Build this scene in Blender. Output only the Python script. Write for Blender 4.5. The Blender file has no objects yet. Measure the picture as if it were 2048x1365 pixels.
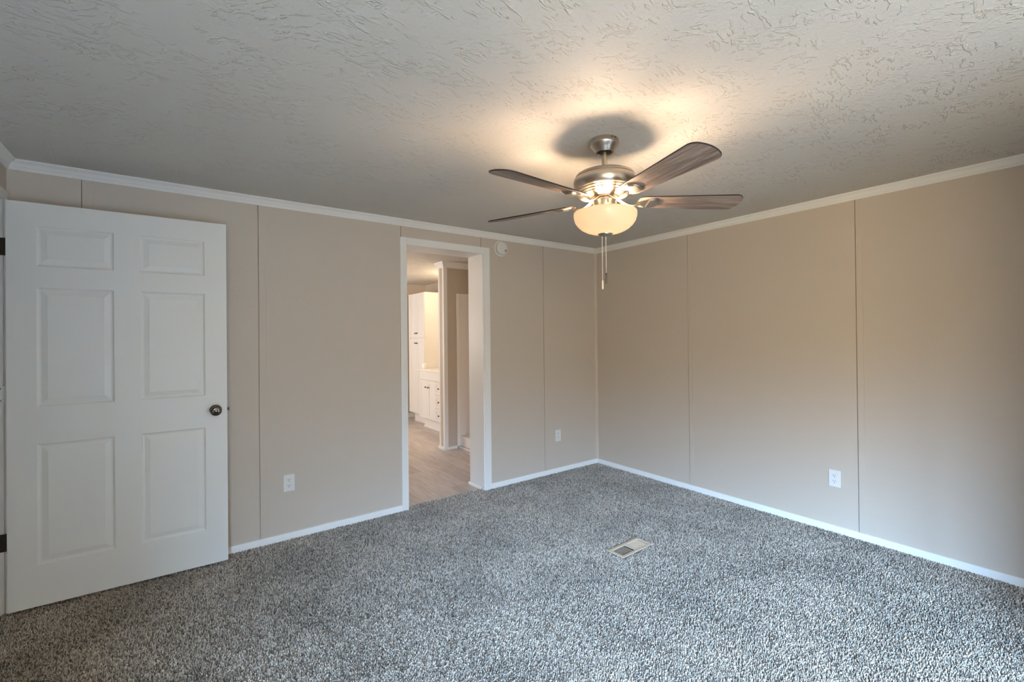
import bpy, bmesh, math, random
import numpy as np
from mathutils import Vector, Matrix
random.seed(7)
PI = math.pi
SC = bpy.context.scene
COL = SC.collection

# ---------------------------------------------------------------- camera
TH, PITCH, ROLL = 0.937061939, 0.00460329, -0.00995780
CAM_H = 1.36
F = Vector((math.cos(TH)*math.cos(PITCH), math.sin(TH)*math.cos(PITCH), math.sin(PITCH)))
R = Vector((math.sin(TH), -math.cos(TH), 0.0))
U = R.cross(F)
R2 = R*math.cos(ROLL) + U*math.sin(ROLL)
U2 = -R*math.sin(ROLL) + U*math.cos(ROLL)
cd = bpy.data.cameras.new('camera'); cam = bpy.data.objects.new('camera', cd); COL.objects.link(cam)
cam.matrix_world = Matrix(((R2.x, U2.x, -F.x, 0), (R2.y, U2.y, -F.y, 0), (R2.z, U2.z, -F.z, CAM_H), (0, 0, 0, 1)))
cd.sensor_fit = 'HORIZONTAL'; cd.sensor_width = 36.0
cd.lens = 36.0*902.987/2048.0
cd.shift_x = 0.0; cd.shift_y = (670.415-682.5)/2048.0
cd.clip_start = 0.03
SC.camera = cam

# ---------------------------------------------------------------- room measures (metres)
YA, XB, XC, YR, ZC = 3.397, 3.622, -0.715, -3.00, 2.30     # back wall, right wall, left wall, rear wall, ceiling
DX0, DX1, DZ = 1.456, 2.172, 2.105                          # doorway to the bathroom
YA2 = 3.635                                                 # bathroom side of the back wall
HX0, HX1, HY1 = 0.55, 3.52, 7.35                            # bathroom
WY0, WY1, WZ0, WZ1 = -2.80, -0.95, 0.45, 2.08                # window in the left wall, behind the camera
JY1, JY0, JZ = 3.335, 2.395, 2.078                            # opening in the left wall that the white door closes
CX, CY = 2.15, -0.18                                        # corner of the added light-blocking volume behind the camera

# ---------------------------------------------------------------- world: daylight sky above, trees and ground below
w = bpy.data.worlds.new('sky'); SC.world = w; w.use_nodes = True
nt = w.node_tree; nt.nodes.clear()
def N(t, tree=nt, **kw):
    n = tree.nodes.new(t)
    for k, v in kw.items(): setattr(n, k, v)
    return n
tc = N('ShaderNodeTexCoord'); sx = N('ShaderNodeSeparateXYZ'); mr = N('ShaderNodeMapRange')
mr.interpolation_type = 'SMOOTHSTEP'
mr.inputs['From Min'].default_value = 0.08; mr.inputs['From Max'].default_value = 0.34
mx = N('ShaderNodeMix'); mx.data_type = 'RGBA'
mx.inputs[6].default_value = (0.095, 0.074, 0.040, 1); mx.inputs[7].default_value = (0.36, 0.62, 0.98, 1)
bg = N('ShaderNodeBackground'); bg.inputs['Strength'].default_value = 232.0
wo = N('ShaderNodeOutputWorld')
nt.links.new(tc.outputs['Generated'], sx.inputs[0]); nt.links.new(sx.outputs['Z'], mr.inputs['Value'])
nt.links.new(mr.outputs[0], mx.inputs[0]); nt.links.new(mx.outputs[2], bg.inputs['Color']); nt.links.new(bg.outputs[0], wo.inputs[0])

# ---------------------------------------------------------------- lights and exposure
def lamp(name, kind, loc, energy, color, **kw):
    d = bpy.data.lights.new(name, kind); o = bpy.data.objects.new(name, d); COL.objects.link(o)
    o.location = loc; d.energy = energy; d.color = color
    for k, v in kw.items(): setattr(d, k, v)
    return o
pt = lamp('window_daylight_portal', 'AREA', (XC-0.10, (WY0+WY1)/2, (WZ0+WZ1)/2), 1.0, (1, 1, 1), shape='RECTANGLE', size=WZ1-WZ0, size_y=WY1-WY0)
pt.rotation_euler = (0, -PI/2, 0)          # faces into the room (+x)
pt.data.cycles.is_portal = True
VANITY_W, BATH_W, FAN_W = 21.0, 38.0, 39.0
WARM = (1.0, 0.73, 0.49)
lamp('vanity_lamp', 'POINT', (3.25, 5.60, 2.06), VANITY_W, (1.0, 0.80, 0.55), shadow_soft_size=0.07)
bl = lamp('bathroom_side_fill', 'AREA', (HX0+0.03, 6.45, 1.45), BATH_W, (1.0, 0.93, 0.88), shape='RECTANGLE', size=1.1, size_y=1.0)  # area fill added to brighten the bathroom; no window is built there
lamp('bathroom_point_fill', 'POINT', (1.35, 4.45, 2.05), 7.0, (1.0, 0.86, 0.74), shadow_soft_size=0.10)  # weak fill added to lift the partition face and nearby floor, no fixture
bl.rotation_euler = (PI/2, 0, -PI/2)      # faces +x

SC.view_settings.view_transform = 'Standard'; SC.view_settings.look = 'None'
SC.view_settings.exposure = 0.0; SC.view_settings.gamma = 1.0; SC.view_settings.use_curve_mapping = False
SC.cycles.max_bounces = 12; SC.cycles.diffuse_bounces = 8; SC.cycles.glossy_bounces = 4
SC.cycles.transmission_bounces = 8; SC.cycles.transparent_max_bounces = 8
SC.cycles.sample_clamp_indirect = 6.0
SC.cycles.use_denoising = True

# ---------------------------------------------------------------- materials
def srgb(r, g, b):
    f = lambda c: ((c/255.0+0.055)/1.055)**2.4 if c > 10 else c/255.0/12.92
    return (f(r), f(g), f(b), 1.0)
def mat(name, col, rough=0.5, metal=0.0, bump=None, spec=0.5):
    m = bpy.data.materials.new(name); m.use_nodes = True
    t = m.node_tree; b = t.nodes['Principled BSDF']
    b.inputs['Base Color'].default_value = col; b.inputs['Roughness'].default_value = rough; b.inputs['Metallic'].default_value = metal
    b.inputs['Specular IOR Level'].default_value = spec
    if bump:
        scale, strength, dist = bump
        c = N('ShaderNodeTexCoord', t); n = N('ShaderNodeTexNoise', t); n.inputs['Scale'].default_value = scale; n.inputs['Detail'].default_value = 3
        bp = N('ShaderNodeBump', t); bp.inputs['Strength'].default_value = strength; bp.inputs['Distance'].default_value = dist
        t.links.new(c.outputs['Object'], n.inputs['Vector']); t.links.new(n.outputs['Fac'], bp.inputs['Height']); t.links.new(bp.outputs[0], b.inputs['Normal'])
    return m
M = {}
M['wall'] = mat('greige_wall_paint', (0.538, 0.464, 0.388, 1), 0.55, bump=(40, 0.08, 0.01), spec=0.35)
M['trim'] = mat('white_trim_paint', (0.80, 0.79, 0.765, 1), 0.40, bump=(60, 0.05, 0.004))
M['door'] = mat('white_door_paint', (0.78, 0.785, 0.765, 1), 0.42, bump=(25, 0.06, 0.006))
M['plastic'] = mat('white_plastic', (0.72, 0.71, 0.68, 1), 0.35)
M['greyplastic'] = mat('grey_plastic', (0.30, 0.28, 0.25, 1), 0.4)
M['chain'] = mat('pale_bead_chain', (0.80, 0.76, 0.68, 1), 0.35, 0.35)
M['dark'] = mat('dark_slot', (0.012, 0.012, 0.012, 1), 0.6)
M['bronze'] = mat('dark_bronze', (0.045, 0.040, 0.035, 1), 0.38, 0.85)
M['knob'] = mat('dark_satin_nickel', (0.20, 0.18, 0.16, 1), 0.16, 1.0)
M['cream'] = mat('almond_enamel', (0.66, 0.55, 0.42, 1), 0.45)
M['duct'] = mat('black_duct', (0.01, 0.01, 0.01, 1), 0.8)
M['cab'] = mat('white_cabinet_paint', (0.80, 0.78, 0.75, 1), 0.38)
M['counter'] = mat('white_cultured_marble', (0.86, 0.85, 0.82, 1), 0.18)
M['shower'] = mat('white_acrylic', (0.86, 0.82, 0.78, 1), 0.3)
M['rubber'] = mat('black_rubber', (0.02, 0.02, 0.02, 1), 0.5)
M['fob'] = mat('cream_fob', (0.75, 0.70, 0.60, 1), 0.4)

def ceiling_mat():
    m = mat('stomped_white_ceiling', (0.615, 0.583, 0.530, 1), 0.75, spec=0.25); t = m.node_tree; b = t.nodes['Principled BSDF']; L = t.links.new
    c = N('ShaderNodeTexCoord', t)
    def noise(scale, detail, dist, rot=None, sc=None, off=(0, 0, 0)):
        n = N('ShaderNodeTexNoise', t); n.inputs['Scale'].default_value = scale; n.inputs['Detail'].default_value = detail; n.inputs['Distortion'].default_value = dist
        mp = N('ShaderNodeMapping', t); mp.vector_type = 'TEXTURE'; mp.inputs['Rotation'].default_value = (0, 0, rot or 0); mp.inputs['Scale'].default_value = sc or (1, 1, 1); mp.inputs['Location'].default_value = off
        L(c.outputs['Object'], mp.inputs[0]); L(mp.outputs[0], n.inputs['Vector']); return n.outputs['Fac']
    def ramp(v, lo, hi, to=1.0):
        r = N('ShaderNodeMapRange', t); r.interpolation_type = 'SMOOTHSTEP'; r.inputs['From Min'].default_value = lo; r.inputs['From Max'].default_value = hi; r.inputs['To Max'].default_value = to
        L(v, r.inputs['Value']); return r.outputs[0]
    def math(op, p, q):
        m_ = N('ShaderNodeMath', t, operation=op)
        for i_, v in enumerate((p, q)):
            if isinstance(v, float): m_.inputs[i_].default_value = v
            else: L(v, m_.inputs[i_])
        return m_.outputs[0]
    # short strokes left by the stomping brush, in loose clusters and two directions
    st1 = ramp(noise(58, 2, 0.9, 0.15, (3.2, 1, 1)), 0.56, 0.65); st2 = ramp(noise(52, 2, 1.2, -0.75, (2.6, 1, 1), (3, 1, 0)), 0.57, 0.66)
    patch1 = ramp(noise(5.5, 2, 0.3), 0.44, 0.58); patch2 = ramp(noise(6.5, 2, 0.3, off=(7, 2, 0)), 0.46, 0.60)
    strokes = math('MAXIMUM', math('MULTIPLY', st1, patch1), math('MULTIPLY', st2, patch2))
    fine = math('MULTIPLY', noise(95, 3, 0.4), 0.55)
    ad = N('ShaderNodeMath', t, operation='ADD'); L(strokes, ad.inputs[0]); L(fine, ad.inputs[1])
    bp = N('ShaderNodeBump', t); bp.inputs['Strength'].default_value = 0.8; bp.inputs['Distance'].default_value = 0.004
    L(ad.outputs[0], bp.inputs['Height']); L(bp.outputs[0], b.inputs['Normal'])
    return m
M['ceil'] = ceiling_mat()

def carpet_mat():
    m = mat('speckled_grey_carpet', (0.3, 0.3, 0.3, 1), 1.0, spec=0.05); t = m.node_tree; b = t.nodes['Principled BSDF']; L = t.links.new
    c = N('ShaderNodeTexCoord', t); at = N('ShaderNodeAttribute', t); at.attribute_name = 'tuft'
    n3 = N('ShaderNodeTexNoise', t); n3.inputs['Scale'].default_value = 2.6; n3.inputs['Detail'].default_value = 5
    L(c.outputs['Object'], n3.inputs['Vector'])
    cr = N('ShaderNodeValToRGB', t)
    e = cr.color_ramp.elements; e[0].position = 0.0; e[0].color = (0.175, 0.150, 0.126, 1); e[1].position = 1.0; e[1].color = (0.96, 0.885, 0.78, 1)
    x = e.new(0.30); x.color = (0.47, 0.42, 0.362, 1); x = e.new(0.65); x.color = (0.76, 0.69, 0.60, 1)
    L(at.outputs['Fac'], cr.inputs[0])
    k = N('ShaderNodeMapRange', t); k.inputs['From Min'].default_value = 0.35; k.inputs['From Max'].default_value = 0.65; k.inputs['To Min'].default_value = 0.82; k.inputs['To Max'].default_value = 1.08
    L(n3.outputs['Fac'], k.inputs['Value'])
    mm = N('ShaderNodeVectorMath', t, operation='SCALE'); L(cr.outputs[0], mm.inputs[0]); L(k.outputs[0], mm.inputs['Scale'])
    L(mm.outputs[0], b.inputs['Base Color'])
    return m
def backing_mat():
    m = mat('grey_carpet_backing', (0.3, 0.3, 0.3, 1), 1.0, spec=0.05); t = m.node_tree; b = t.nodes['Principled BSDF']; L = t.links.new
    c = N('ShaderNodeTexCoord', t)
    n1 = N('ShaderNodeTexNoise', t); n1.inputs['Scale'].default_value = 260; n1.inputs['Detail'].default_value = 2; n1.inputs['Roughness'].default_value = 0.7
    n2 = N('ShaderNodeTexVoronoi', t); n2.inputs['Scale'].default_value = 210; n2.inputs['Randomness'].default_value = 1
    n3 = N('ShaderNodeTexNoise', t); n3.inputs['Scale'].default_value = 2.6; n3.inputs['Detail'].default_value = 5
    for n in (n1, n2, n3): L(c.outputs['Object'], n.inputs['Vector'])
    sp = N('ShaderNodeSeparateColor', t); L(n2.outputs['Color'], sp.inputs[0])
    mxn = N('ShaderNodeMix', t); mxn.data_type = 'FLOAT'; mxn.inputs[0].default_value = 0.5
    L(n1.outputs['Fac'], mxn.inputs[2]); L(sp.outputs[0], mxn.inputs[3])
    cr = N('ShaderNodeValToRGB', t)
    e = cr.color_ramp.elements; e[0].position = 0.22; e[0].color = (0.070, 0.066, 0.062, 1); e[1].position = 0.80; e[1].color = (0.86, 0.82, 0.78, 1)
    x = e.new(0.42); x.color = (0.27, 0.252, 0.238, 1); x = e.new(0.60); x.color = (0.52, 0.49, 0.465, 1)
    L(mxn.outputs[0], cr.inputs[0])
    k = N('ShaderNodeMapRange', t); k.inputs['From Min'].default_value = 0.35; k.inputs['From Max'].default_value = 0.65; k.inputs['To Min'].default_value = 0.84; k.inputs['To Max'].default_value = 1.12
    L(n3.outputs['Fac'], k.inputs['Value'])
    mm = N('ShaderNodeVectorMath', t, operation='SCALE'); L(cr.outputs[0], mm.inputs[0]); L(k.outputs[0], mm.inputs['Scale'])
    L(mm.outputs[0], b.inputs['Base Color'])
    bp = N('ShaderNodeBump', t); bp.inputs['Strength'].default_value = 0.7; bp.inputs['Distance'].default_value = 0.006
    L(mxn.outputs[0], bp.inputs['Height']); L(bp.outputs[0], b.inputs['Normal'])
    b.inputs['Sheen Weight'].default_value = 0.15
    return m
M['backing'] = backing_mat()
M['carpet'] = carpet_mat()

def plank_mat():
    m = mat('grey_oak_vinyl_planks', (0.3, 0.27, 0.25, 1), 0.42, spec=0.4); t = m.node_tree; b = t.nodes['Principled BSDF']; L = t.links.new
    c = N('ShaderNodeTexCoord', t); mp = N('ShaderNodeMapping', t); mp.inputs['Rotation'].default_value = (0, 0, PI/2)
    L(c.outputs['Object'], mp.inputs[0])
    br = N('ShaderNodeTexBrick', t); br.inputs['Scale'].default_value = 1.0; br.inputs['Brick Width'].default_value = 1.22; br.inputs['Row Height'].default_value = 0.18
    br.inputs['Mortar Size'].default_value = 0.0012; br.inputs['Color1'].default_value = (0.52, 0.455, 0.41, 1); br.inputs['Color2'].default_value = (0.64, 0.565, 0.515, 1); br.inputs['Mortar'].default_value = (0.32, 0.28, 0.25, 1)
    L(mp.outputs[0], br.inputs['Vector'])
    m2 = N('ShaderNodeMapping', t); m2.inputs['Scale'].default_value = (14, 1.6, 1); L(c.outputs['Object'], m2.inputs[0])
    n = N('ShaderNodeTexNoise', t); n.inputs['Scale'].default_value = 2.2; n.inputs['Detail'].default_value = 6; n.inputs['Distortion'].default_value = 0.8; L(m2.outputs[0], n.inputs['Vector'])
    k = N('ShaderNodeMapRange', t); k.inputs['From Min'].default_value = 0.3; k.inputs['From Max'].default_value = 0.7; k.inputs['To Min'].default_value = 0.80; k.inputs['To Max'].default_value = 1.08
    L(n.outputs['Fac'], k.inputs['Value'])
    mm = N('ShaderNodeVectorMath', t, operation='SCALE'); L(br.outputs['Color'], mm.inputs[0]); L(k.outputs[0], mm.inputs['Scale']); L(mm.outputs[0], b.inputs['Base Color'])
    return m
M['plank'] = plank_mat()

def blade_mat():
    m = mat('weathered_oak_blade', (0.15, 0.1, 0.08, 1), 0.5, spec=0.3); t = m.node_tree; b = t.nodes['Principled BSDF']; L = t.links.new
    c = N('ShaderNodeTexCoord', t); mp = N('ShaderNodeMapping', t); mp.inputs['Scale'].default_value = (2.2, 34, 10); L(c.outputs['Object'], mp.inputs[0])
    n = N('ShaderNodeTexNoise', t); n.inputs['Scale'].default_value = 2.0; n.inputs['Detail'].default_value = 7; n.inputs['Roughness'].default_value = 0.65; n.inputs['Distortion'].default_value = 0.35; L(mp.outputs[0], n.inputs['Vector'])
    cr = N('ShaderNodeValToRGB', t); e = cr.color_ramp.elements
    e[0].position = 0.30; e[0].color = (0.10, 0.066, 0.048, 1); e[1].position = 0.74; e[1].color = (0.50, 0.375, 0.295, 1)
    x = e.new(0.5); x.color = (0.265, 0.182, 0.136, 1)
    L(n.outputs['Fac'], cr.inputs[0]); L(cr.outputs[0], b.inputs['Base Color'])
    bp = N('ShaderNodeBump', t); bp.inputs['Strength'].default_value = 0.2; bp.inputs['Distance'].default_value = 0.002; L(n.outputs['Fac'], bp.inputs['Height']); L(bp.outputs[0], b.inputs['Normal'])
    return m
M['blade'] = blade_mat()
M['blade_edge'] = mat('black_blade_edge', (0.015, 0.013, 0.012, 1), 0.5)

def nickel_mat():
    m = mat('brushed_nickel', (0.50, 0.45, 0.39, 1), 0.33, 1.0); t = m.node_tree; b = t.nodes['Principled BSDF']; L = t.links.new
    c = N('ShaderNodeTexCoord', t); mp = N('ShaderNodeMapping', t); mp.inputs['Scale'].default_value = (6, 6, 260); L(c.outputs['Object'], mp.inputs[0])
    n = N('ShaderNodeTexNoise', t); n.inputs['Scale'].default_value = 2.0; n.inputs['Detail'].default_value = 2; L(mp.outputs[0], n.inputs['Vector'])
    k = N('ShaderNodeMapRange', t); k.inputs['To Min'].default_value = 0.24; k.inputs['To Max'].default_value = 0.38; L(n.outputs['Fac'], k.inputs['Value']); L(k.outputs[0], b.inputs['Roughness'])
    return m
M['nickel'] = nickel_mat()

def frosted(name, emit):
    m = bpy.data.materials.new(name); m.use_nodes = True; t = m.node_tree; t.nodes.clear(); L = t.links.new
    d = N('ShaderNodeBsdfDiffuse', t); d.inputs[0].default_value = (0.44, 0.38, 0.28, 1)
    tr = N('ShaderNodeBsdfTranslucent', t); tr.inputs[0].default_value = (0.30, 0.255, 0.19, 1)
    mi = N('ShaderNodeMixShader', t); mi.inputs[0].default_value = 0.35; L(d.outputs[0], mi.inputs[1]); L(tr.outputs[0], mi.inputs[2])
    gl = N('ShaderNodeBsdfGlossy', t); gl.inputs['Roughness'].default_value = 0.25
    m2 = N('ShaderNodeMixShader', t); m2.inputs[0].default_value = 0.04; L(mi.outputs[0], m2.inputs[1]); L(gl.outputs[0], m2.inputs[2])
    em = N('ShaderNodeEmission', t); em.inputs[0].default_value = (1.0, 0.70, 0.42, 1); em.inputs[1].default_value = emit
    ad = N('ShaderNodeAddShader', t); L(m2.outputs[0], ad.inputs[0]); L(em.outputs[0], ad.inputs[1])
    o = N('ShaderNodeOutputMaterial', t); L(ad.outputs[0], o.inputs[0])
    return m
M['bowl'] = frosted('lit_frosted_glass', 0.46)

def pane_mat():
    m = bpy.data.materials.new('window_glass'); m.use_nodes = True; t = m.node_tree; t.nodes.clear()
    a = N('ShaderNodeBsdfTransparent', t); g = N('ShaderNodeBsdfGlossy', t); g.inputs['Roughness'].default_value = 0.02
    mi = N('ShaderNodeMixShader', t); mi.inputs[0].default_value = 0.06; o = N('ShaderNodeOutputMaterial', t)
    t.links.new(a.outputs[0], mi.inputs[1]); t.links.new(g.outputs[0], mi.inputs[2]); t.links.new(mi.outputs[0], o.inputs[0])
    return m
M['pane'] = pane_mat()

# ---------------------------------------------------------------- builders
class MB:
    """Collects shapes into one mesh object."""
    def __init__(s): s.bm = bmesh.new()
    def quad(s, *p):
        return s.bm.faces.new([s.bm.verts.new(q) for q in p])
    def box(s, x0, x1, y0, y1, z0, z1, bev=0.0):
        r = bmesh.ops.create_cube(s.bm, size=1.0, matrix=Matrix.Translation(((x0+x1)/2, (y0+y1)/2, (z0+z1)/2)) @ Matrix.Diagonal((abs(x1-x0), abs(y1-y0), abs(z1-z0), 1)))
        if bev > 0:
            ed = list({e for v in r['verts'] for e in v.link_edges})
            bmesh.ops.bevel(s.bm, geom=ed, offset=bev, segments=2, affect='EDGES', profile=0.5)
        return s
    def lathe(s, prof, n=48, mtx=None, cap=False):
        mtx = mtx or Matrix(); rings = []
        for r, z in prof:
            if r < 1e-6: rings.append([s.bm.verts.new(mtx @ Vector((0, 0, z)))])
            else: rings.append([s.bm.verts.new(mtx @ Vector((r*math.cos(2*PI*i/n), r*math.sin(2*PI*i/n), z))) for i in range(n)])
        for a, b in zip(rings, rings[1:]):
            for i in range(n):
                j = (i+1) % n
                if len(a) == 1 and len(b) == 1: continue
                if len(a) == 1: s.bm.faces.new((a[0], b[j], b[i]))
                elif len(b) == 1: s.bm.faces.new((a[i], a[j], b[0]))
                else: s.bm.faces.new((a[i], a[j], b[j], b[i]))
        return s
    def tube(s, pts, rad, n=10, flat=1.0, up=Vector((0, 0, 1))):
        pts = [Vector(p) for p in pts]; rad = rad if isinstance(rad, (list, tuple)) else [rad]*len(pts); rings = []
        for k, p in enumerate(pts):
            d = (pts[min(k+1, len(pts)-1)] - pts[max(k-1, 0)]).normalized()
            a = d.cross(up)
            if a.length < 1e-4: a = d.cross(Vector((1, 0, 0)))
            a.normalize(); b = a.cross(d).normalized()
            rings.append([s.bm.verts.new(p + a*(rad[k]*math.cos(2*PI*i/n)) + b*(rad[k]*flat*math.sin(2*PI*i/n))) for i in range(n)])
        for q, r in zip(rings, rings[1:]):
            for i in range(n):
                j = (i+1) % n; s.bm.faces.new((q[i], q[j], r[j], r[i]))
        s.bm.faces.new(rings[0][::-1]); s.bm.faces.new(rings[-1])
        return s
    def sphere(s, c, r, u=8, v=6):
        bmesh.ops.create_uvsphere(s.bm, u_segments=u, v_segments=v, radius=r, matrix=Matrix.Translation(c)); return s
    def prism(s, poly, z0, z1, mtx=None):
        mtx = mtx or Matrix()
        a = [s.bm.verts.new(mtx @ Vector((x, y, z0))) for x, y in poly]; b = [s.bm.verts.new(mtx @ Vector((x, y, z1))) for x, y in poly]
        s.bm.faces.new(a[::-1]); s.bm.faces.new(b); n = len(poly)
        for i in range(n): s.bm.faces.new((a[i], a[(i+1) % n], b[(i+1) % n], b[i]))
        return s
    def sweep(s, prof, fa, fb):
        """closed profile of (d, z) joined between two end placements fa(d,z), fb(d,z)"""
        a = [s.bm.verts.new(fa(*p)) for p in prof]; b = [s.bm.verts.new(fb(*p)) for p in prof]; n = len(prof)
        for i in range(n): s.bm.faces.new((a[i], a[(i+1) % n], b[(i+1) % n], b[i]))
        s.bm.faces.new(a[::-1]); s.bm.faces.new(b)
        return s
    def build(s, name, m, parent=None, smooth=False, loc=None, mtx=None, angle=35, bevel=0.0):
        bmesh.ops.recalc_face_normals(s.bm, faces=s.bm.faces)
        me = bpy.data.meshes.new(name); s.bm.to_mesh(me); s.bm.free()
        for k in (m if isinstance(m, (list, tuple)) else [m]): me.materials.append(k)
        o = bpy.data.objects.new(name, me); COL.objects.link(o)
        if smooth:
            me.shade_smooth() if hasattr(me, 'shade_smooth') else [setattr(p, 'use_smooth', True) for p in me.polygons]
            me.set_sharp_from_angle(angle=math.radians(angle))
        if parent: o.parent = parent
        if mtx is not None: o.matrix_local = mtx
        if loc: o.location = loc
        if bevel:
            b = o.modifiers.new('bevel', 'BEVEL'); b.width = bevel; b.segments = 2; b.limit_method = 'ANGLE'
        return o
def tag(o, label, cat, kind=None, group=None):
    o['label'] = label; o['category'] = cat
    if kind: o['kind'] = kind
    if group: o['group'] = group
    return o
def thing(name, label, cat, loc=(0, 0, 0), rz=0, kind=None, group=None):
    o = bpy.data.objects.new(name, None); COL.objects.link(o); o.location = loc; o.rotation_euler = (0, 0, rz); o.empty_display_size = 0.1
    return tag(o, label, cat, kind, group)

# ================================================================ SETTING
# carpeted floor with the opening of the register cut out of it
VC, VA = (2.3185, 1.897), 0.03      # register centre and turn
VHX, VHY = 0.128, 0.040
PB = -0.011                          # the pile stands on this backing
f = MB()
xs = [XC-0.16, DX0-0.01, VC[0]-VHX, DX1+0.004, VC[0]+VHX, XB]; ys = [YR, VC[1]-VHY, VC[1]+VHY, YA]
xs = sorted(xs)
for i in range(len(xs)-1):
    for j in range(len(ys)-1):
        cx, cy = (xs[i]+xs[i+1])/2, (ys[j]+ys[j+1])/2
        if abs(cx-VC[0]) < VHX and abs(cy-VC[1]) < VHY: continue
        f.box(xs[i], xs[i+1], ys[j], ys[j+1], -0.04, PB)
f.box(DX0-0.01, DX1+0.004, YA, YA+0.062, -0.04, PB)
tag(f.build('floor', M['backing']), 'bedroom floor under the speckled grey frieze carpet', 'floor', 'structure')
def carpet_pile():
    rng = np.random.default_rng(11); st = 0.0068
    gx, gy = np.meshgrid(np.arange(XC-0.10, XB-0.004, st), np.arange(-0.6, YA+0.060, st)); x = gx.ravel() + rng.uniform(-.5, .5, gx.size)*st; y = gy.ravel() + rng.uniform(-.5, .5, gx.size)*st
    keep = ((y < YA-0.010) & (x > XC+0.002) & (x < XB-0.010)) | ((y < YA+0.058) & (x > DX0-0.004) & (x < DX1-0.001) & (y >= YA-0.010)) | ((x <= XC+0.002) & (y > JY0+0.003) & (y < JY1-0.003))
    ca, sa = math.cos(VA), math.sin(VA); u = (x-VC[0])*ca + (y-VC[1])*sa; v = -(x-VC[0])*sa + (y-VC[1])*ca
    keep &= ~((np.abs(u) < 0.149) & (np.abs(v) < 0.060))
    keep &= (y > 0.09*x - 0.55) & ~((x > CX-0.012) & (y < CY+0.012))      # where a view of the room can see it
    x, y = x[keep], y[keep]; n = x.size
    h = rng.uniform(-0.0035, 0.0015, n); lean = rng.uniform(0, 2*np.pi, n); la = rng.uniform(0.000, 0.0055, n); ro = rng.uniform(0, 2*np.pi, n); r1 = rng.uniform(0.0020, 0.0032, n)
    V = np.empty((n, 6, 3))
    for k in range(3):
        a = ro + k*2*np.pi/3
        V[:, k] = np.stack([x+0.0030*np.cos(a), y+0.0030*np.sin(a), np.full(n, PB-0.001)], 1)
        a2 = a + 0.9
        V[:, 3+k] = np.stack([x+la*np.cos(lean)+r1*np.cos(a2), y+la*np.sin(lean)+r1*np.sin(a2), h+0.0012*np.cos(a2-lean)], 1)
    b = (np.arange(n)*6)[:, None]
    q = np.concatenate([b+np.array([[0, 1, 4, 3]]), b+np.array([[1, 2, 5, 4]]), b+np.array([[2, 0, 3, 5]])], 1).reshape(-1)      # 3 quads
    t3 = (b+np.array([[3, 4, 5]])).reshape(-1)
    me = bpy.data.meshes.new('carpet_pile'); nq, nt3 = n*3, n
    me.vertices.add(n*6); me.vertices.foreach_set('co', V.reshape(-1).astype(np.float32))
    me.loops.add(nq*4+nt3*3); me.loops.foreach_set('vertex_index', np.concatenate([q, t3]).astype(np.int32))
    me.polygons.add(nq+nt3); me.polygons.foreach_set('loop_start', np.concatenate([np.arange(nq)*4, nq*4+np.arange(nt3)*3]).astype(np.int32))
    me.update(calc_edges=True); me.validate()
    at = me.attributes.new('tuft', 'FLOAT', 'POINT'); at.data.foreach_set('value', np.repeat(rng.random(n), 6).astype(np.float32))
    me.materials.append(M['carpet']); o = bpy.data.objects.new('carpet_pile', me); COL.objects.link(o)
    return o
tag(carpet_pile(), 'speckled grey frieze carpet pile covering the bedroom floor', 'carpet', 'stuff')
f = MB().box(HX0-0.1, HX1+0.1, YA+0.062, HY1+0.1, -0.03, -0.006)
tag(f.build('floor_bathroom', M['plank']), 'grey brown wood look vinyl plank floor seen through the doorway', 'floor', 'structure')
f = MB().box(XC-1.3, XC-0.16, 1.5, 4.2, -0.03, -0.004)
tag(f.build('floor_corridor', M['plank']), 'vinyl plank floor of the corridor outside the open white door', 'floor', 'structure')

c = MB().box(XC-0.1, XB+0.1, YR-0.15, YA+0.02, ZC, ZC+0.05)
tag(c.build('ceiling', M['ceil']), 'white bedroom ceiling with stomped plaster texture', 'ceiling', 'structure')
c = MB().box(HX0-0.1, HX1+0.2, YA+0.02, HY1+0.1, 2.285, ZC+0.05)
tag(c.build('ceiling_bathroom', M['ceil']), 'textured white ceiling of the bathroom beyond the doorway', 'ceiling', 'structure')
c = MB().box(XC-1.4, XC-0.1, 1.4, 4.3, ZC, ZC+0.05)
tag(c.build('ceiling_corridor', M['ceil']), 'ceiling of the corridor outside the open white door', 'ceiling', 'structure')

GAP = 0.004
def panel_wall_y(mb, x0, x1, z0, z1, seams, face, back):
    """wall facing -y made of panels with open seams beside the battens"""
    cuts = [x0]
    for s in sorted(q for q in seams if x0 < q < x1): cuts += [s-GAP, s]
    cuts.append(x1)
    for a, b in zip(cuts[0::2], cuts[1::2]): mb.box(a, b, face, face+0.014, z0, z1)
    mb.box(x0, x1, face+0.010, back, z0, z1)
SEAM_A = [-0.431, 0.420, 1.414, 2.162, 2.885]
b = MB()
panel_wall_y(b, XC-0.1, DX0-0.014, 0, ZC, SEAM_A, YA, YA2)
panel_wall_y(b, DX0-0.014, DX1+0.014, DZ+0.014, ZC, SEAM_A, YA, YA2)
panel_wall_y(b, DX1+0.014, XB+0.1, 0, ZC, SEAM_A, YA, YA2)
wall_back = tag(b.build('wall_back', M['wall']), 'greige panelled back wall holding the bathroom doorway', 'wall', 'structure')
BW, BT = 0.042, 0.004
for s in SEAM_A:
    z0 = 0.042 if (s < DX0-0.06 or s > DX1+0.08) else DZ+0.058
    MB().box(s, s+BW, YA-BT, YA, z0, 2.252, 0.0012).build('batten', M['wall'], wall_back)
SEAM_B = [2.293, 1.060, -0.175]
b = MB(); cuts = [YR]
for s in sorted(SEAM_B): cuts += [s, s+GAP]
cuts.append(YA)
for a, e in zip(cuts[0::2], cuts[1::2]): b.box(XB, XB+0.014, a, e, 0, ZC)
b.box(XB+0.010, XB+0.11, YR-0.1, YA, 0, ZC)
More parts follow.
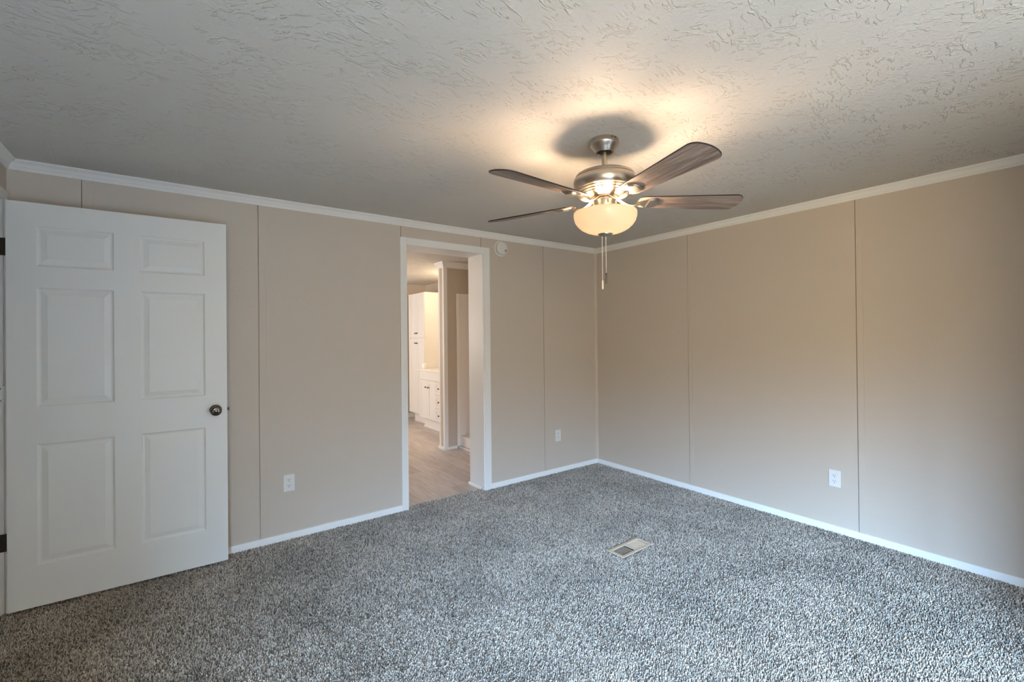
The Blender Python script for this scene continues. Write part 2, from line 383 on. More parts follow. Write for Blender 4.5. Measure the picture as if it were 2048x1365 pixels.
wall_right = tag(b.build('wall_right', M['wall']), 'greige panelled wall on the right without any opening', 'wall', 'structure')
for s in SEAM_B:
    MB().box(XB-BT, XB, s-0.036, s, 0.042, 2.252, 0.0012).build('batten', M['wall'], wall_right)
# corner strip where back and right wall meet
tag(MB().prism([(XB, YA), (XB-0.020, YA), (XB-0.020, YA-0.004), (XB-0.012, YA-0.010), (XB-0.006, YA-0.020), (XB, YA-0.022)], 0.042, 2.252).build('trim_corner', M['wall']), 'thin greige corner strip between back and right walls', 'trim', 'structure')

b = MB()
b.box(XC-0.10, XC, JY1+0.016, YA, 0, ZC); b.box(XC-0.10, XC, WY1, JY0-0.016, 0, ZC); b.box(XC-0.10, XC, JY0-0.016, JY1+0.016, JZ+0.016, ZC)
b.box(XC-0.10, XC, YR-0.1, WY0, 0, ZC); b.box(XC-0.10, XC, WY0, WY1, 0, WZ0); b.box(XC-0.10, XC, WY0, WY1, WZ1, ZC)
tag(b.build('wall_left', M['wall']), 'greige left wall holding the open white door and a daylight window', 'wall', 'structure')
b = MB()
b.box(XC-0.1, XB+0.1, YR-0.14, YR, 0, ZC)
tag(b.build('wall_rear', M['wall']), 'plain greige rear wall opposite the bathroom doorway', 'wall', 'structure')
b = MB()
b.box(XC-1.4, XC-1.3, 1.4, 4.3, 0, ZC); b.box(XC-1.4, XC-0.1, 4.2, 4.3, 0, ZC); b.box(XC-1.4, XC-0.1, 1.4, 1.5, 0, ZC); b.box(XC-0.12, XC-0.10, YA, 4.2, 0, ZC)
tag(b.build('wall_corridor', M['wall']), 'greige corridor walls outside the open white door', 'wall', 'structure')

# unseen block added behind the camera to shade the right wall
b = MB().box(CX, XB, YR, CY, 0, ZC)
tag(b.build('wall_shade_block', M['wall']), 'greige block added opposite the doorway to shade the right wall', 'wall', 'structure')
# window in the left wall
w1 = thing('window_1', 'white double hung window in the left wall', 'window', (XC, (WY0+WY1)/2, WZ0), -PI/2, kind='structure')
hw, hh = (WY1-WY0)/2, WZ1-WZ0
m_ = MB()
for a in (-hw, hw-0.05): m_.box(a, a+0.05, -0.09, -0.02, 0, hh)
for a in (0, hh-0.05): m_.box(-hw+0.05, hw-0.05, -0.09, -0.02, a, a+0.05)
m_.box(-0.03, 0.03, -0.085, -0.03, 0.05, hh-0.05); m_.build('window_frame', M['trim'], w1)
for sgn in (-1, 1):
    x0, x1 = (-hw+0.05, -0.03) if sgn < 0 else (0.03, hw-0.05)
    q = MB().box(x0, x1, -0.08, -0.05, hh/2-0.02, hh/2+0.02).build('sash', M['trim'], w1)
    MB().box(x0, x1, -0.073, -0.069, 0.05, hh-0.05).build('pane', M['pane'], w1)
m_ = MB(); m_.box(-hw-0.06, hw+0.06, 0, 0.014, hh, hh+0.06); m_.box(-hw-0.06, -hw, 0, 0.014, -0.06, hh); m_.box(hw, hw+0.06, 0, 0.014, -0.06, hh); m_.box(-hw, hw, 0, 0.014, -0.06, 0)
m_.build('window_casing', M['trim'], w1)

# crown moulding: closed (d, z) profile
CR = [(0, 2.250), (0.007, 2.250), (0.0085, 2.253), (0.0085, 2.257), (0.011, 2.259), (0.011, 2.2635), (0.014, 2.266), (0.017, 2.273), (0.022, 2.281), (0.029, 2.2865), (0.033, 2.288), (0.035, 2.291), (0.038, 2.2925), (0.040, 2.296), (0.040, 2.300), (0, 2.300)]
def crown(name, fa, fb, label, mt='trim'):
    return tag(MB().sweep(CR, fa, fb).build(name, M[mt], smooth=True, angle=28), label, 'crown moulding', 'structure')
crown('trim_1', lambda d, z: (XC+d, YA-d, z), lambda d, z: (XB-d, YA-d, z), 'white crown moulding along the top of the back wall')
crown('trim_2', lambda d, z: (XB-d, YA-d, z), lambda d, z: (XB-d, CY+d, z), 'white crown moulding along the top of the right wall')
crown('trim_3', lambda d, z: (XC+d, YA-d, z), lambda d, z: (XC+d, YR+d, z), 'white crown moulding along the top of the left wall')
crown('trim_4', lambda d, z: (XC+d, YR+d, z), lambda d, z: (CX-d, YR+d, z), 'white crown moulding along the top of the rear wall')
# baseboards
BP = [(0, -0.012), (0.010, -0.012), (0.010, 0.036), (0.0085, 0.040), (0.006, 0.042), (0, 0.042)]
def base(name, fa, fb, label):
    return tag(MB().sweep(BP, fa, fb).build(name, M['trim'], smooth=True, angle=40), label, 'baseboard', 'structure')
bb = MB().sweep(BP, lambda d, z: (XC+d, YA-d, z), lambda d, z: (DX0-0.054, YA-d, z)); bb.sweep(BP, lambda d, z: (DX1+0.075, YA-d, z), lambda d, z: (XB-d, YA-d, z))
tag(bb.build('baseboard_back', M['trim'], smooth=True, angle=40), 'low white baseboard along the back wall', 'baseboard', 'structure')
base('baseboard_right', lambda d, z: (XB-d, YA-d, z), lambda d, z: (XB-d, CY+d, z), 'low white baseboard along the right wall')
base('baseboard_left', lambda d, z: (XC+d, JY0-0.075, z), lambda d, z: (XC+d, YR+d, z), 'low white baseboard along the left wall')
base('baseboard_rear', lambda d, z: (XC+d, YR+d, z), lambda d, z: (CX-d, YR+d, z), 'low white baseboard along the rear wall')

# white frame of the doorway to the bathroom
fr = thing('trim_5', 'white casing and jamb framing the open bathroom doorway', 'door frame', ((DX0+DX1)/2, YA, 0), kind='structure')
def rel(mb, name, mt, parent, o, **k):
    bmesh.ops.translate(mb.bm, vec=(-o[0], -o[1], -o[2]), verts=mb.bm.verts)
    return mb.build(name, mt, parent, **k)
fo = ((DX0+DX1)/2, YA, 0)
rel(MB().box(DX0-0.054, DX0+0.001, YA-0.012, YA, -0.012, DZ+0.058, 0.002), 'side_casing', M['trim'], fr, fo)
rel(MB().box(DX1+0.012, DX1+0.075, YA-0.012, YA, -0.012, DZ+0.058, 0.002), 'side_casing', M['trim'], fr, fo)
rel(MB().box(DX0+0.001, DX1+0.012, YA-0.012, YA, DZ, DZ+0.058, 0.002), 'head_casing', M['trim'], fr, fo)
rel(MB().box(DX0-0.014, DX0, YA, YA2+0.002, -0.012, DZ+0.014), 'jamb', M['trim'], fr, fo)
rel(MB().box(DX1, DX1+0.014, YA-0.004, YA2+0.002, -0.012, DZ+0.014), 'jamb', M['trim'], fr, fo)
rel(MB().box(DX0, DX1, YA-0.002, YA2+0.002, DZ, DZ+0.014), 'head_jamb', M['trim'], fr, fo)
QR = [(0, -0.006), (0.014, -0.006), (0.014, 0.004), (0.011, 0.011), (0.006, 0.015), (0, 0.016)]
rel(MB().sweep(QR, lambda d, z: (DX1-d, YA+0.05, z), lambda d, z: (DX1-d, YA2+0.016, z)), 'shoe_moulding', M['trim'], fr, fo, smooth=True)
# white frame of the opening in the left wall
fl = thing('trim_6', 'white casing and jamb beside the hinges of the open door', 'door frame', (XC, JY1, 0), kind='structure'); fo = (XC, JY1, 0)
rel(MB().box(XC, XC+0.012, JY1+0.007, YA-0.001, -0.012, JZ+0.046, 0.002), 'side_casing', M['trim'], fl, fo)
rel(MB().box(XC, XC+0.012, JY0-0.060, JY0-0.005, -0.012, JZ+0.046, 0.002), 'side_casing', M['trim'], fl, fo)
rel(MB().box(XC, XC+0.012, JY0-0.005, JY1+0.007, JZ+0.005, JZ+0.046, 0.002), 'head_casing', M['trim'], fl, fo)
rel(MB().box(XC-0.10, XC, JY1, JY1+0.016, -0.012, JZ+0.016), 'jamb', M['trim'], fl, fo)
rel(MB().box(XC-0.10, XC, JY0-0.016, JY0, -0.012, JZ+0.016), 'jamb', M['trim'], fl, fo)
rel(MB().box(XC-0.10, XC, JY0, JY1, JZ, JZ+0.016), 'head_jamb', M['trim'], fl, fo)

# ================================================================ SIX PANEL DOOR
P0 = Vector((-0.697, 3.291, 0.014)); P1 = Vector((0.230, 3.269, 0.014))
DW, DH, DT = (P1-P0).length, 2.055, 0.035
rz = math.atan2(P1.y-P0.y, P1.x-P0.x)
door = thing('door_1', 'open white six panel door swung back against the back wall', 'door', P0, rz, kind='structure')
px = [0, 0.107, 0.406, 0.517, 0.817, DW]
pz = [z-0.014 for z in (0.014, 0.223, 0.837, 1.028, 1.637, 1.746, 1.953, 0.014+DH)]
d = MB(); RINGS = [(0, 0), (0.004, 0.0035), (0.009, 0.0065), (0.015, 0.0070), (0.037, 0.0020), (0.040, 0.0012)]
for side in (0, 1):
    yy = (lambda q: q) if side == 0 else (lambda q: DT-q)
    for i in range(5):
        for j in range(7):
            x0, x1, z0, z1 = px[i], px[i+1], pz[j], pz[j+1]
            if i in (1, 3) and j in (1, 3, 5):
                prev = None
                for ins, dep in RINGS:
                    ring = [(x0+ins, yy(dep), z0+ins), (x1-ins, yy(dep), z0+ins), (x1-ins, yy(dep), z1-ins), (x0+ins, yy(dep), z1-ins)]
                    if prev:
                        for k in range(4): d.quad(prev[k], prev[(k+1) % 4], ring[(k+1) % 4], ring[k])
                    prev = ring
                d.quad(*prev)
            else: d.quad((x0, yy(0), z0), (x1, yy(0), z0), (x1, yy(0), z1), (x0, yy(0), z1))
for j in range(7):
    for x in (0, DW): d.quad((x, 0, pz[j]), (x, DT, pz[j]), (x, DT, pz[j+1]), (x, 0, pz[j+1]))
for i in range(5):
    for z in (0, DH): d.quad((px[i], 0, z), (px[i+1], 0, z), (px[i+1], DT, z), (px[i], DT, z))
bmesh.ops.remove_doubles(d.bm, verts=d.bm.verts, dist=1e-5)
d.build('door_leaf', M['door'], door)
KZ = 0.936-0.014; toface = Matrix.Translation((0.868, 0, KZ)) @ Matrix.Rotation(PI/2, 4, 'X')
ks = [(0, 0.066), (0.006, 0.066), (0.008, 0.0645), (0.014, 0.0635), (0.022, 0.062), (0.027, 0.058), (0.0295, 0.052), (0.029, 0.046), (0.025, 0.038), (0.017, 0.031), (0.013, 0.026), (0.013, 0.012)]
kn = MB().lathe(ks, 40, toface).build('door_knob', M['knob'], door, smooth=True, angle=50)
MB().lathe([(0.013, 0.014), (0.022, 0.012), (0.030, 0.007), (0.032, 0.003), (0.032, 0.0)], 40, toface).build('rose', M['knob'], kn, smooth=True)
toback = Matrix.Translation((0.868, DT, KZ)) @ Matrix.Rotation(-PI/2, 4, 'X')
kb = MB().lathe([(r, z*0.8) for r, z in ks], 32, toback).build('door_knob', M['knob'], door, smooth=True, angle=50)
MB().lathe([(0.013, 0.012), (0.022, 0.010), (0.030, 0.006), (0.032, 0.0)], 32, toback).build('rose', M['knob'], kb, smooth=True)
MB().prism([(DW-0.002, 0.010), (DW+0.011, 0.013), (DW+0.003, 0.024), (DW-0.002, 0.024)], KZ-0.008, KZ+0.008).build('latch_bolt', M['bronze'], door)
MB().box(DW-0.002, DW+0.0008, 0.005, 0.030, KZ-0.028, KZ+0.028).build('latch_plate', M['bronze'], door)
for zc, mt in ((1.840, 'bronze'), (1.096, 'door'), (0.354, 'bronze')):
    z0, z1 = zc-0.014-0.044, zc-0.014+0.044
    h = MB(); h.box(-0.0018, 0.0002, 0.004, 0.034, z0, z1)
    h.box(-0.058, -0.0018, 0.0395, 0.0415, z0, z1)
    h.box(-0.0045, -0.0018, 0.030, 0.0415, z0, z1)
    h.lathe([(0, z0-0.004), (0.004, z0-0.002), (0.0055, z0), (0.0055, z1), (0.004, z1+0.002), (0, z1+0.004)], 14, Matrix.Translation((-0.004, 0.0405, 0)))
    hg = h.build('hinge', M[mt], door, smooth=True, angle=40)
    if mt == 'door': hg['label'] = 'white painted hinge'
    for dz in (-0.03, 0.0, 0.03):
        MB().lathe([(0, 0.0016), (0.003, 0.0012), (0.004, 0)], 10, Matrix.Translation((-0.030 if dz else -0.042, 0.0395, zc-0.014+dz)) @ Matrix.Rotation(PI/2, 4, 'X')).build('screw', M['knob'], hg)

# ================================================================ CEILING FAN
FX, FY = 1.645, 1.475
fan = thing('ceiling_fan', 'brushed nickel five blade ceiling fan with lit frosted bowl light', 'ceiling fan', (FX, FY, ZC))
Z = lambda prof: [(r, z-ZC) for r, z in prof]
can = MB().lathe(Z([(0, 2.2995), (0.066, 2.2995), (0.0675, 2.297), (0.0675, 2.286), (0.0685, 2.283), (0.0685, 2.277), (0.0665, 2.272), (0.0605, 2.265), (0.0545, 2.258), (0.0495, 2.2505), (0.0460, 2.2455), (0.0440, 2.2428), (0.0452, 2.2405), (0.0440, 2.2382), (0.040, 2.2372), (0.0370, 2.239), (0.036, 2.244), (0.034, 2.250), (0, 2.255)]), 64).build('canopy', M['nickel'], fan, smooth=True, angle=30)
for az in (-106, -92):
    a = math.radians(az)
    MB().sphere((0.0680*math.cos(a), 0.0680*math.sin(a), 2.2915-ZC), 0.0032, 10, 8).build('canopy_screw', M['bronze'], can)
MB().lathe(Z([(0, 2.238), (0.020, 2.240), (0.030, 2.244), (0.034, 2.249), (0.034, 2.254)]), 32).build('hanger_ball', M['rubber'], fan, smooth=True)
MB().lathe(Z([(0.0135, 2.245), (0.0135, 2.130)]), 24).build('downrod', M['nickel'], fan, smooth=True)
MB().lathe(Z([(0, 2.1415), (0.05, 2.1410), (0.09, 2.1395), (0.115, 2.1375), (0.129, 2.1345), (0.137, 2.1300), (0.1405, 2.1240), (0.1415, 2.1190), (0.1385, 2.1175), (0.1385, 2.1155), (0.1440, 2.1140), (0.1475, 2.1060), (0.1485, 2.0930), (0.1465, 2.0790), (0.1410, 2.0680), (0.1345, 2.0610), (0.1310, 2.0595), (0.1300, 2.0565), (0.1260, 2.0530), (0.1195, 2.0495), (0.1180, 2.0455), (0.1100, 2.0405), (0.1085, 2.0370), (0.1000, 2.0325), (0.0900, 2.0295), (0.0780, 2.0280), (0.0720, 2.0250), (0, 2.0250)]), 72).build('motor_housing', M['nickel'], fan, smooth=True, angle=24)
MB().lathe(Z([(0.062, 2.0255), (0.063, 2.0190), (0.044, 2.0170), (0.042, 2.0120), (0, 2.010)]), 40).build('flywheel', M['nickel'], fan, smooth=True, angle=30)
sh = MB().lathe(Z([(0.030, 2.020), (0.040, 2.0185), (0.041, 2.0125), (0.0520, 2.0110), (0.0545, 2.0080), (0.0545, 1.962), (0.052, 1.957), (0.020, 1.955), (0.020, 1.93), (0.006, 1.93), (0.006, 1.845)]), 48).build('switch_housing', M['nickel'], fan, smooth=True, angle=30)
a = math.radians(-123.6)
MB().box(0.0530, 0.0556, -0.0028, 0.0028, -0.0075, 0.0075).build('reverse_switch', M['dark'], sh, mtx=Matrix.Translation((0, 0, 1.994-ZC)) @ Matrix.Rotation(a, 4, 'Z'))
BO = [(0.1480, 1.952), (0.1495, 1.946), (0.1490, 1.930), (0.1425, 1.909), (0.131, 1.892), (0.114, 1.8765), (0.092, 1.8645), (0.066, 1.8555), (0.038, 1.850), (0.008, 1.848)]
BI = [(r-0.004*(0.4+0.6*r/0.15), z+0.004*(1.0-0.7*r/0.15)) for r, z in BO]
bw = MB().lathe(Z(BI[::-1] + BO), 72); bw.bm.verts.ensure_lookup_table()
bowl = bw.build('light_bowl', M['bowl'], fan, smooth=True, angle=60)
fin = MB().lathe(Z([(0, 1.8475), (0.030, 1.851), (0.0345, 1.8525), (0.035, 1.849), (0.0335, 1.845), (0.026, 1.840), (0.014, 1.8375), (0, 1.837)]), 40).build('finial', M['nickel'], fan, smooth=True, angle=45)
for off, zt, zb, fb, kind in ((-0.0156, 1.842, 1.628, 1.585, 'fob'), (0.0022, 1.842, 1.660, 1.611, 'metal')):
    p = R*off; ch = MB(); z = zt; nb = 0
    while z > zb:
        ch.sphere((p.x, p.y, z-ZC), 0.0022, 6, 4); z -= 0.0042
    ch.tube([(p.x, p.y, zt-ZC), (p.x, p.y, zb-ZC)], 0.0008, 5)
    co = ch.build('pull_chain', M['chain'], fan, smooth=True, angle=80)
    q = Matrix.Translation((p.x, p.y, -ZC))
    if kind == 'fob':
        MB().lathe([(0, zb+0.001), (0.0022, zb), (0.0036, zb-0.003), (0.0044, zb-0.010), (0.0044, fb+0.005), (0.0036, fb+0.001), (0, fb)], 16, q).build('pull_fob', M['fob'], co, smooth=True, angle=50)
    else:
        o = MB(); o.sphere((p.x, p.y, zb-ZC), 0.0034, 10, 8)
        for sx_ in (-0.003, 0.003): o.tube([(p.x, p.y, zb-ZC), (p.x+R.x*sx_, p.y+R.y*sx_, zb-0.012-ZC), (p.x+R.x*sx_*1.1, p.y+R.y*sx_*1.1, fb-ZC)], 0.0011, 6)
        o.build('pull_fob', M['bronze'], co, smooth=True)
# blades: local x = outwards, y = across, z = up
def blade_outline():
    r0, r1, h0, h1 = 0.158, 0.668, 0.049, 0.0725
    pts = []
    def arc(cx, cy, ra, a0, a1, n):
        for k in range(n+1):
            a = math.radians(a0+(a1-a0)*k/n); pts.append((cx+ra*math.cos(a), cy+ra*math.sin(a)))
    rc = 0.046
    arc(r1-rc-0.006, h1-rc, rc, 90, 20, 8)
    for k in range(1, 6): 
        t = 1-2*k/6; pts.append((r1-0.0085+0.0085*(1-t*t), t*(h1-rc+0.016)))
    arc(r1-rc-0.006, -(h1-rc), rc, -20, -90, 8)
    rr = 0.036
    arc(r0+rr, -(h0-rr), rr, -90, -180, 7); arc(r0+rr, h0-rr, rr, 180, 90, 7)
    return pts
def make_blade():
    g = MB(); o = blade_outline()
    cx = sum(x for x, y in o)/len(o)
    ins = [(x-(0.0016 if x > cx else -0.0016), y*(1-0.0016/0.07)) for x, y in o]
    lv = [(ins, -0.0030), (o, -0.0016), (o, 0.0016), (ins, 0.0030)]
    V = [[g.bm.verts.new((x, y, z)) for x, y in L_] for L_, z in lv]; n = len(o)
    g.bm.faces.new(V[0][::-1]); g.bm.faces.new(V[3])
    for a_, b_ in zip(V, V[1:]):
        for i in range(n):
            fc = g.bm.faces.new((a_[i], a_[(i+1) % n], b_[(i+1) % n], b_[i])); fc.material_index = 1
    return g
def make_iron(pitch):
    g = MB()
    ct, st = math.cos(pitch), math.sin(pitch)
    # arm: leaves the flywheel, dips, and widens into the plate
    pts = []; rad = []
    for k in range(13):
        t = k/12; x = 0.054+0.134*t
        z = 0.014*(1-t)-0.024*math.sin(PI*t)**1.2-0.0055*t
        pts.append((x, 0.0, z)); rad.append(0.0105+0.005*(1-t)**2+(0.006*math.sin(PI*max(0, t-0.55)/0.45) if t > 0.55 else 0))
    g.tube(pts, rad, 14, 0.36, Vector((0, 0, 1)))
    out = []
    for k in range(9):
        a_ = math.radians(-62+124*k/8); out.append((0.206+0.060*math.cos(a_), 0.042*math.sin(a_)/math.sin(math.radians(62))))
    out += [(0.205, 0.040), (0.185, 0.026), (0.170, 0.017), (0.170, -0.017), (0.185, -0.026), (0.205, -0.040)]
    T = Matrix.Rotation(-pitch, 4, 'X')
    def lay(sc, z0, z1, x0=0.0):
        pl = [(0.215+(x-0.215)*sc, y*sc) for x, y in out if x >= x0]
        g.prism(pl, z0, z1, T)
    lay(1.0, -0.0075, -0.0032); lay(0.90, -0.0105, -0.0070, 0.20); lay(0.78, -0.0130, -0.0100, 0.20)
    return g
PITCHA = math.radians(12.5)
BZ = 2.006
bproto = iproto = None
for k in range(5):
    az = math.radians(-105+72*k)
    mt_b = Matrix.Translation((0, 0, BZ-ZC)) @ Matrix.Rotation(az, 4, 'Z') @ Matrix.Rotation(-PITCHA, 4, 'X')
    mt_i = Matrix.Translation((0, 0, BZ-ZC)) @ Matrix.Rotation(az, 4, 'Z')
    if bproto is None:
        bproto = make_blade().build('blade', [M['blade'], M['blade_edge']], fan, mtx=mt_b, smooth=True, angle=20)
        iproto = make_iron(PITCHA).build('blade_iron', M['nickel'], fan, mtx=mt_i, smooth=True, angle=40)
    else:
        for pr, mm_ in ((bproto, mt_b), (iproto, mt_i)):
            q = pr.copy(); COL.objects.link(q); q.parent = fan; q.matrix_local = mm_
for k in range(3):
    a = math.radians(-138+60+120*k)
    l = lamp('fan_bulb_light', 'POINT', (FX+0.068*math.cos(a), FY+0.068*math.sin(a), 1.905), FAN_W/3, WARM, shadow_soft_size=0.035)

# ================================================================ SMALL THINGS ON WALLS AND FLOOR
sd = thing('smoke_detector', 'round white smoke detector high on the wall right of the doorway', 'smoke detector', (2.368, YA, 2.170))
onw = Matrix.Rotation(PI/2, 4, 'X')      # lathe axis towards -y
MB().lathe([(0.0, 0.001), (0.073, 0.001), (0.0735, 0.006), (0.071, 0.011), (0.066, 0.012), (0.063, 0.009), (0, 0.009)], 56, onw).build('mounting_base', M['plastic'], sd, smooth=True, angle=40)
bd = MB().lathe([(0.050, 0.006), (0.052, 0.012), (0.0575, 0.018), (0.0585, 0.036), (0.056, 0.043), (0.049, 0.048), (0.033, 0.051), (0.0, 0.052)], 56, onw).build('sensor_cover', M['plastic'], sd, smooth=True, angle=40)
for k in range(7):
    a = math.radians(-128+12*k)
    MB().box(-0.0045, 0.0045, -0.0500, -0.0468, -0.0025, 0.0025).build('vent_slot', M['cream'], bd, mtx=Matrix.Translation((0.047*math.cos(a), 0, 0.047*math.sin(a))))
MB().lathe([(0, 0.0548), (0.008, 0.0545), (0.0105, 0.053), (0.0105, 0.044)], 20, Matrix.Translation((0.030, 0, -0.020)) @ onw).build('test_button', M['greyplastic'], sd, smooth=True)
MB().lathe([(0, 0.0525), (0.003, 0.0520), (0.003, 0.045)], 12, Matrix.Translation((0.013, 0, -0.026)) @ onw).build('indicator_lamp', M['dark'], sd)

def outlet(loc, rz, label):
    t = thing('wall_outlet', label, 'outlet', loc, rz, group='white wall outlets')
    pl = MB().box(-0.0355, 0.0355, -0.0065, 0.0, -0.0575, 0.0575, 0.0028).build('cover_plate', M['plastic'], t)
    for s in (-1, 1): MB().lathe([(0, 0.0075), (0.0028, 0.0073), (0.0034, 0.006)], 12, Matrix.Translation((0, 0, s*0.0475)) @ onw).build('screw', M['trim'], pl)
    for s in (-1, 1):
        zz = s*0.0195
        pr = []
        for k in range(28):
            a = 2*PI*k/28; pr.append((0.0172*math.cos(a), max(-0.0135, min(0.0135, 0.0172*math.sin(a)))))
        rc = MB().prism(pr, 0.005, 0.0083, onw).build('receptacle', M['plastic'], t, mtx=Matrix.Translation((0, 0, zz)))
        MB().box(-0.0078, -0.0054, -0.0088, -0.0070, -0.0005, 0.0085).build('slot', M['dark'], rc)
        MB().box(0.0054, 0.0076, -0.0088, -0.0070, 0.0005, 0.0078).build('slot', M['dark'], rc)
        MB().lathe([(0, 0.0088), (0.0026, 0.0088), (0.0026, 0.0070)], 12, Matrix.Translation((0, 0, -0.0075)) @ onw).build('ground_slot', M['dark'], rc)
    return t
outlet((0.593, YA, 0.380), 0, 'white duplex outlet on the back wall between open door and bathroom doorway')
outlet((3.057, YA, 0.366), 0, 'white duplex outlet on the back wall near the room corner')
outlet((XB, 1.197, 0.366), -PI/2, 'white duplex outlet low on the right wall beside a batten')

vt = thing('floor_register', 'almond metal floor vent set in the grey carpet, half its louvres open', 'floor vent', (VC[0], VC[1], 0), VA)
L2, W2 = 0.151, 0.0625
g = MB()
for x0, x1, y0, y1 in ((-L2, L2, -W2, -W2+0.021), (-L2, L2, W2-0.021, W2), (-L2, -L2+0.022, -W2+0.021, W2-0.021), (L2-0.022, L2, -W2+0.021, W2-0.021)):
    g.box(x0, x1, y0, y1, 0.001, 0.006, 0.0018)
g.build('rim', M['cream'], vt)
MB().box(-0.006, 0.006, -W2+0.021, W2-0.021, 0.0005, 0.0055).build('centre_bar', M['cream'], vt)
g = MB()
for k in range(9):
    x = -L2+0.022+0.0115+k*0.0118
    g.box(x-0.0010, x+0.0010, -W2+0.021, W2-0.021, 0.0010, 0.0026)
g.build('open_louvres', M['cream'], vt)
g = MB()
for k in range(10):
    x = 0.0125+k*0.0114
    g.quad((x-0.0058, -W2+0.021, 0.0022), (x+0.0056, -W2+0.021, 0.0040), (x+0.0056, W2-0.021, 0.0040), (x-0.0058, W2-0.021, 0.0022))
    g.box(x-0.0014, x+0.0014, -W2+0.021, W2-0.021, 0.001, 0.0043)
g.box(0.006, L2-0.0265, -W2+0.021, W2-0.021, -0.003, 0.002)
g.build('closed_louvres', M['cream'], vt)
g = MB()
g.box(-VHX+0.003, VHX-0.003, -0.038, 0.038, -0.12, -0.115)
for s in (-1, 1): g.box(s*(VHX-0.004)-0.002, s*(VHX-0.004)+0.002, -0.038, 0.038, -0.12, 0.0); g.box(-VHX+0.003, VHX-0.003, s*0.0375-0.001, s*0.0375+0.001, -0.12, 0.0)
g.build('duct_boot', M['duct'], vt)

# ================================================================ BATHROOM BEYOND THE DOORWAY
b = MB().box(HX1, HX1+0.1, YA2, HY1+0.1, -0.03, ZC)
tag(b.build('wall_bathroom_right', M['wall']), 'greige bathroom wall behind vanity and linen cabinet', 'wall', 'structure')
b = MB().box(HX0-0.1, HX1, HY1, HY1+0.1, -0.03, ZC)
tag(b.build('wall_bathroom_far', M['wall']), 'greige far wall of the bathroom beyond the linen cabinet', 'wall', 'structure')
b = MB().box(HX0-0.1, HX0, YA2, HY1, -0.03, ZC)
tag(b.build('wall_bathroom_left', M['wall']), 'greige left wall of the bathroom', 'wall', 'structure')
SX, SY0, SY1 = 2.585, 4.910, 5.045
pw = tag(MB().box(SX, HX1, SY0, SY1, -0.03, ZC).build('wall_partition', M['wall']), 'short greige partition wall between shower and vanity', 'wall', 'structure')
CT = 0.004
MB().box(SX-CT, SX, SY0-CT, SY0+0.034, -0.006, 2.215).box(SX, SX+0.044, SY0-CT, SY0, -0.006, 2.215).build('corner_guard', M['trim'], pw)
MB().box(SX-CT, SX, SY1-0.034, SY1+CT, -0.006, 2.215).box(SX, SX+0.044, SY1, SY1+CT, -0.006, 2.215).build('corner_guard', M['trim'], pw)
CP = [(0, 2.214), (0.006, 2.214), (0.009, 2.222), (0.015, 2.232), (0.024, 2.254), (0.038, 2.272), (0.042, 2.285), (0, 2.285)]
g = MB()
g.sweep(CP, lambda d, z: (SX-d, SY0-d, z), lambda d, z: (HX1, SY0-d, z)); g.sweep(CP, lambda d, z: (SX-d, SY0-d, z), lambda d, z: (SX-d, SY1+d, z)); g.sweep(CP, lambda d, z: (SX-d, SY1+d, z), lambda d, z: (HX1, SY1+d, z))
g.build('crown_moulding', M['trim'], pw)
Q2 = [(0.002, -0.006), (0.016, -0.006), (0.016, 0.012), (0.013, 0.022), (0.007, 0.028), (0.002, 0.028)]
g = MB(); g.sweep(Q2, lambda d, z: (SX+0.03, SY0-d, z), lambda d, z: (2.75, SY0-d, z)); g.sweep(Q2, lambda d, z: (SX-d, SY0+0.005, z), lambda d, z: (SX-d, SY1+d, z))
g.build('shoe_moulding', M['trim'], pw, smooth=True)
# crown and base of the far room
g = MB(); g.sweep(CR, lambda d, z: (HX0+d, HY1-d, z), lambda d, z: (HX1-d, HY1-d, z)); g.sweep(CR, lambda d, z: (HX1-d, HY1-d, z), lambda d, z: (HX1-d, SY1, z))
tag(g.build('trim_7', M['wall'], smooth=True, angle=28), 'greige crown moulding at the top of the far bathroom walls', 'crown moulding', 'structure')
tag(MB().sweep([(d, z*1.8-0.006) for d, z in BP], lambda d, z: (HX0, HY1-d, z), lambda d, z: (HX1, HY1-d, z)).build('baseboard_bathroom', M['trim']), 'white baseboard of the far bathroom wall', 'baseboard', 'structure')
tag(MB().box(3.105, 3.165, HY1-0.014, HY1, 0.06, 2.05, 0.003).build('trim_8', M['trim']), 'white casing strip on the far bathroom wall beside the linen cabinet', 'trim', 'structure')

# shower: pan with curb and three wall panels
st = thing('shower_stall', 'white acrylic shower stall with low curb beyond the doorway', 'shower', (3.15, 4.30, 0))
so = (3.15, 4.30, 0)
x0, x1, y0, y1 = 2.785, HX1-0.003, 3.70, SY0-0.003
g = MB()
g.box(x0, x0+0.07, y0, y1, 0.018, 0.145, 0.012); g.box(x1-0.05, x1, y0, y1, 0.018, 0.145, 0.01); g.box(x0+0.05, x1-0.03, y0, y0+0.05, 0.018, 0.145, 0.01); g.box(x0+0.05, x1-0.03, y1-0.05, y1, 0.018, 0.145, 0.01); g.box(x0+0.03, x1-0.02, y0+0.02, y1-0.02, -0.004, 0.06)
rel(g, 'shower_pan', M['shower'], st, so)
rel(MB().sweep(QR, lambda d, z: (x0+0.006-d, y0, z), lambda d, z: (x0+0.006-d, y1-0.002, z)), 'toe_strip', M['shower'], st, so)
g = MB()
g.box(2.753, 2.793, SY0-0.012, SY0-0.003, 0.02, 1.905, 0.003); g.box(2.793, x1, SY0-0.012, SY0-0.003, 1.868, 1.905, 0.003)
g.box(2.793, 2.806, SY0-0.009, SY0-0.003, 0.145, 1.868); g.box(2.793, x1, SY0-0.006, SY0-0.003, 0.145, 1.868)
rel(g, 'end_panel', M['shower'], st, so)
rel(MB().box(x1-0.010, x1-0.001, y0, y1-0.013, 0.145, 1.90), 'back_panel', M['shower'], st, so)
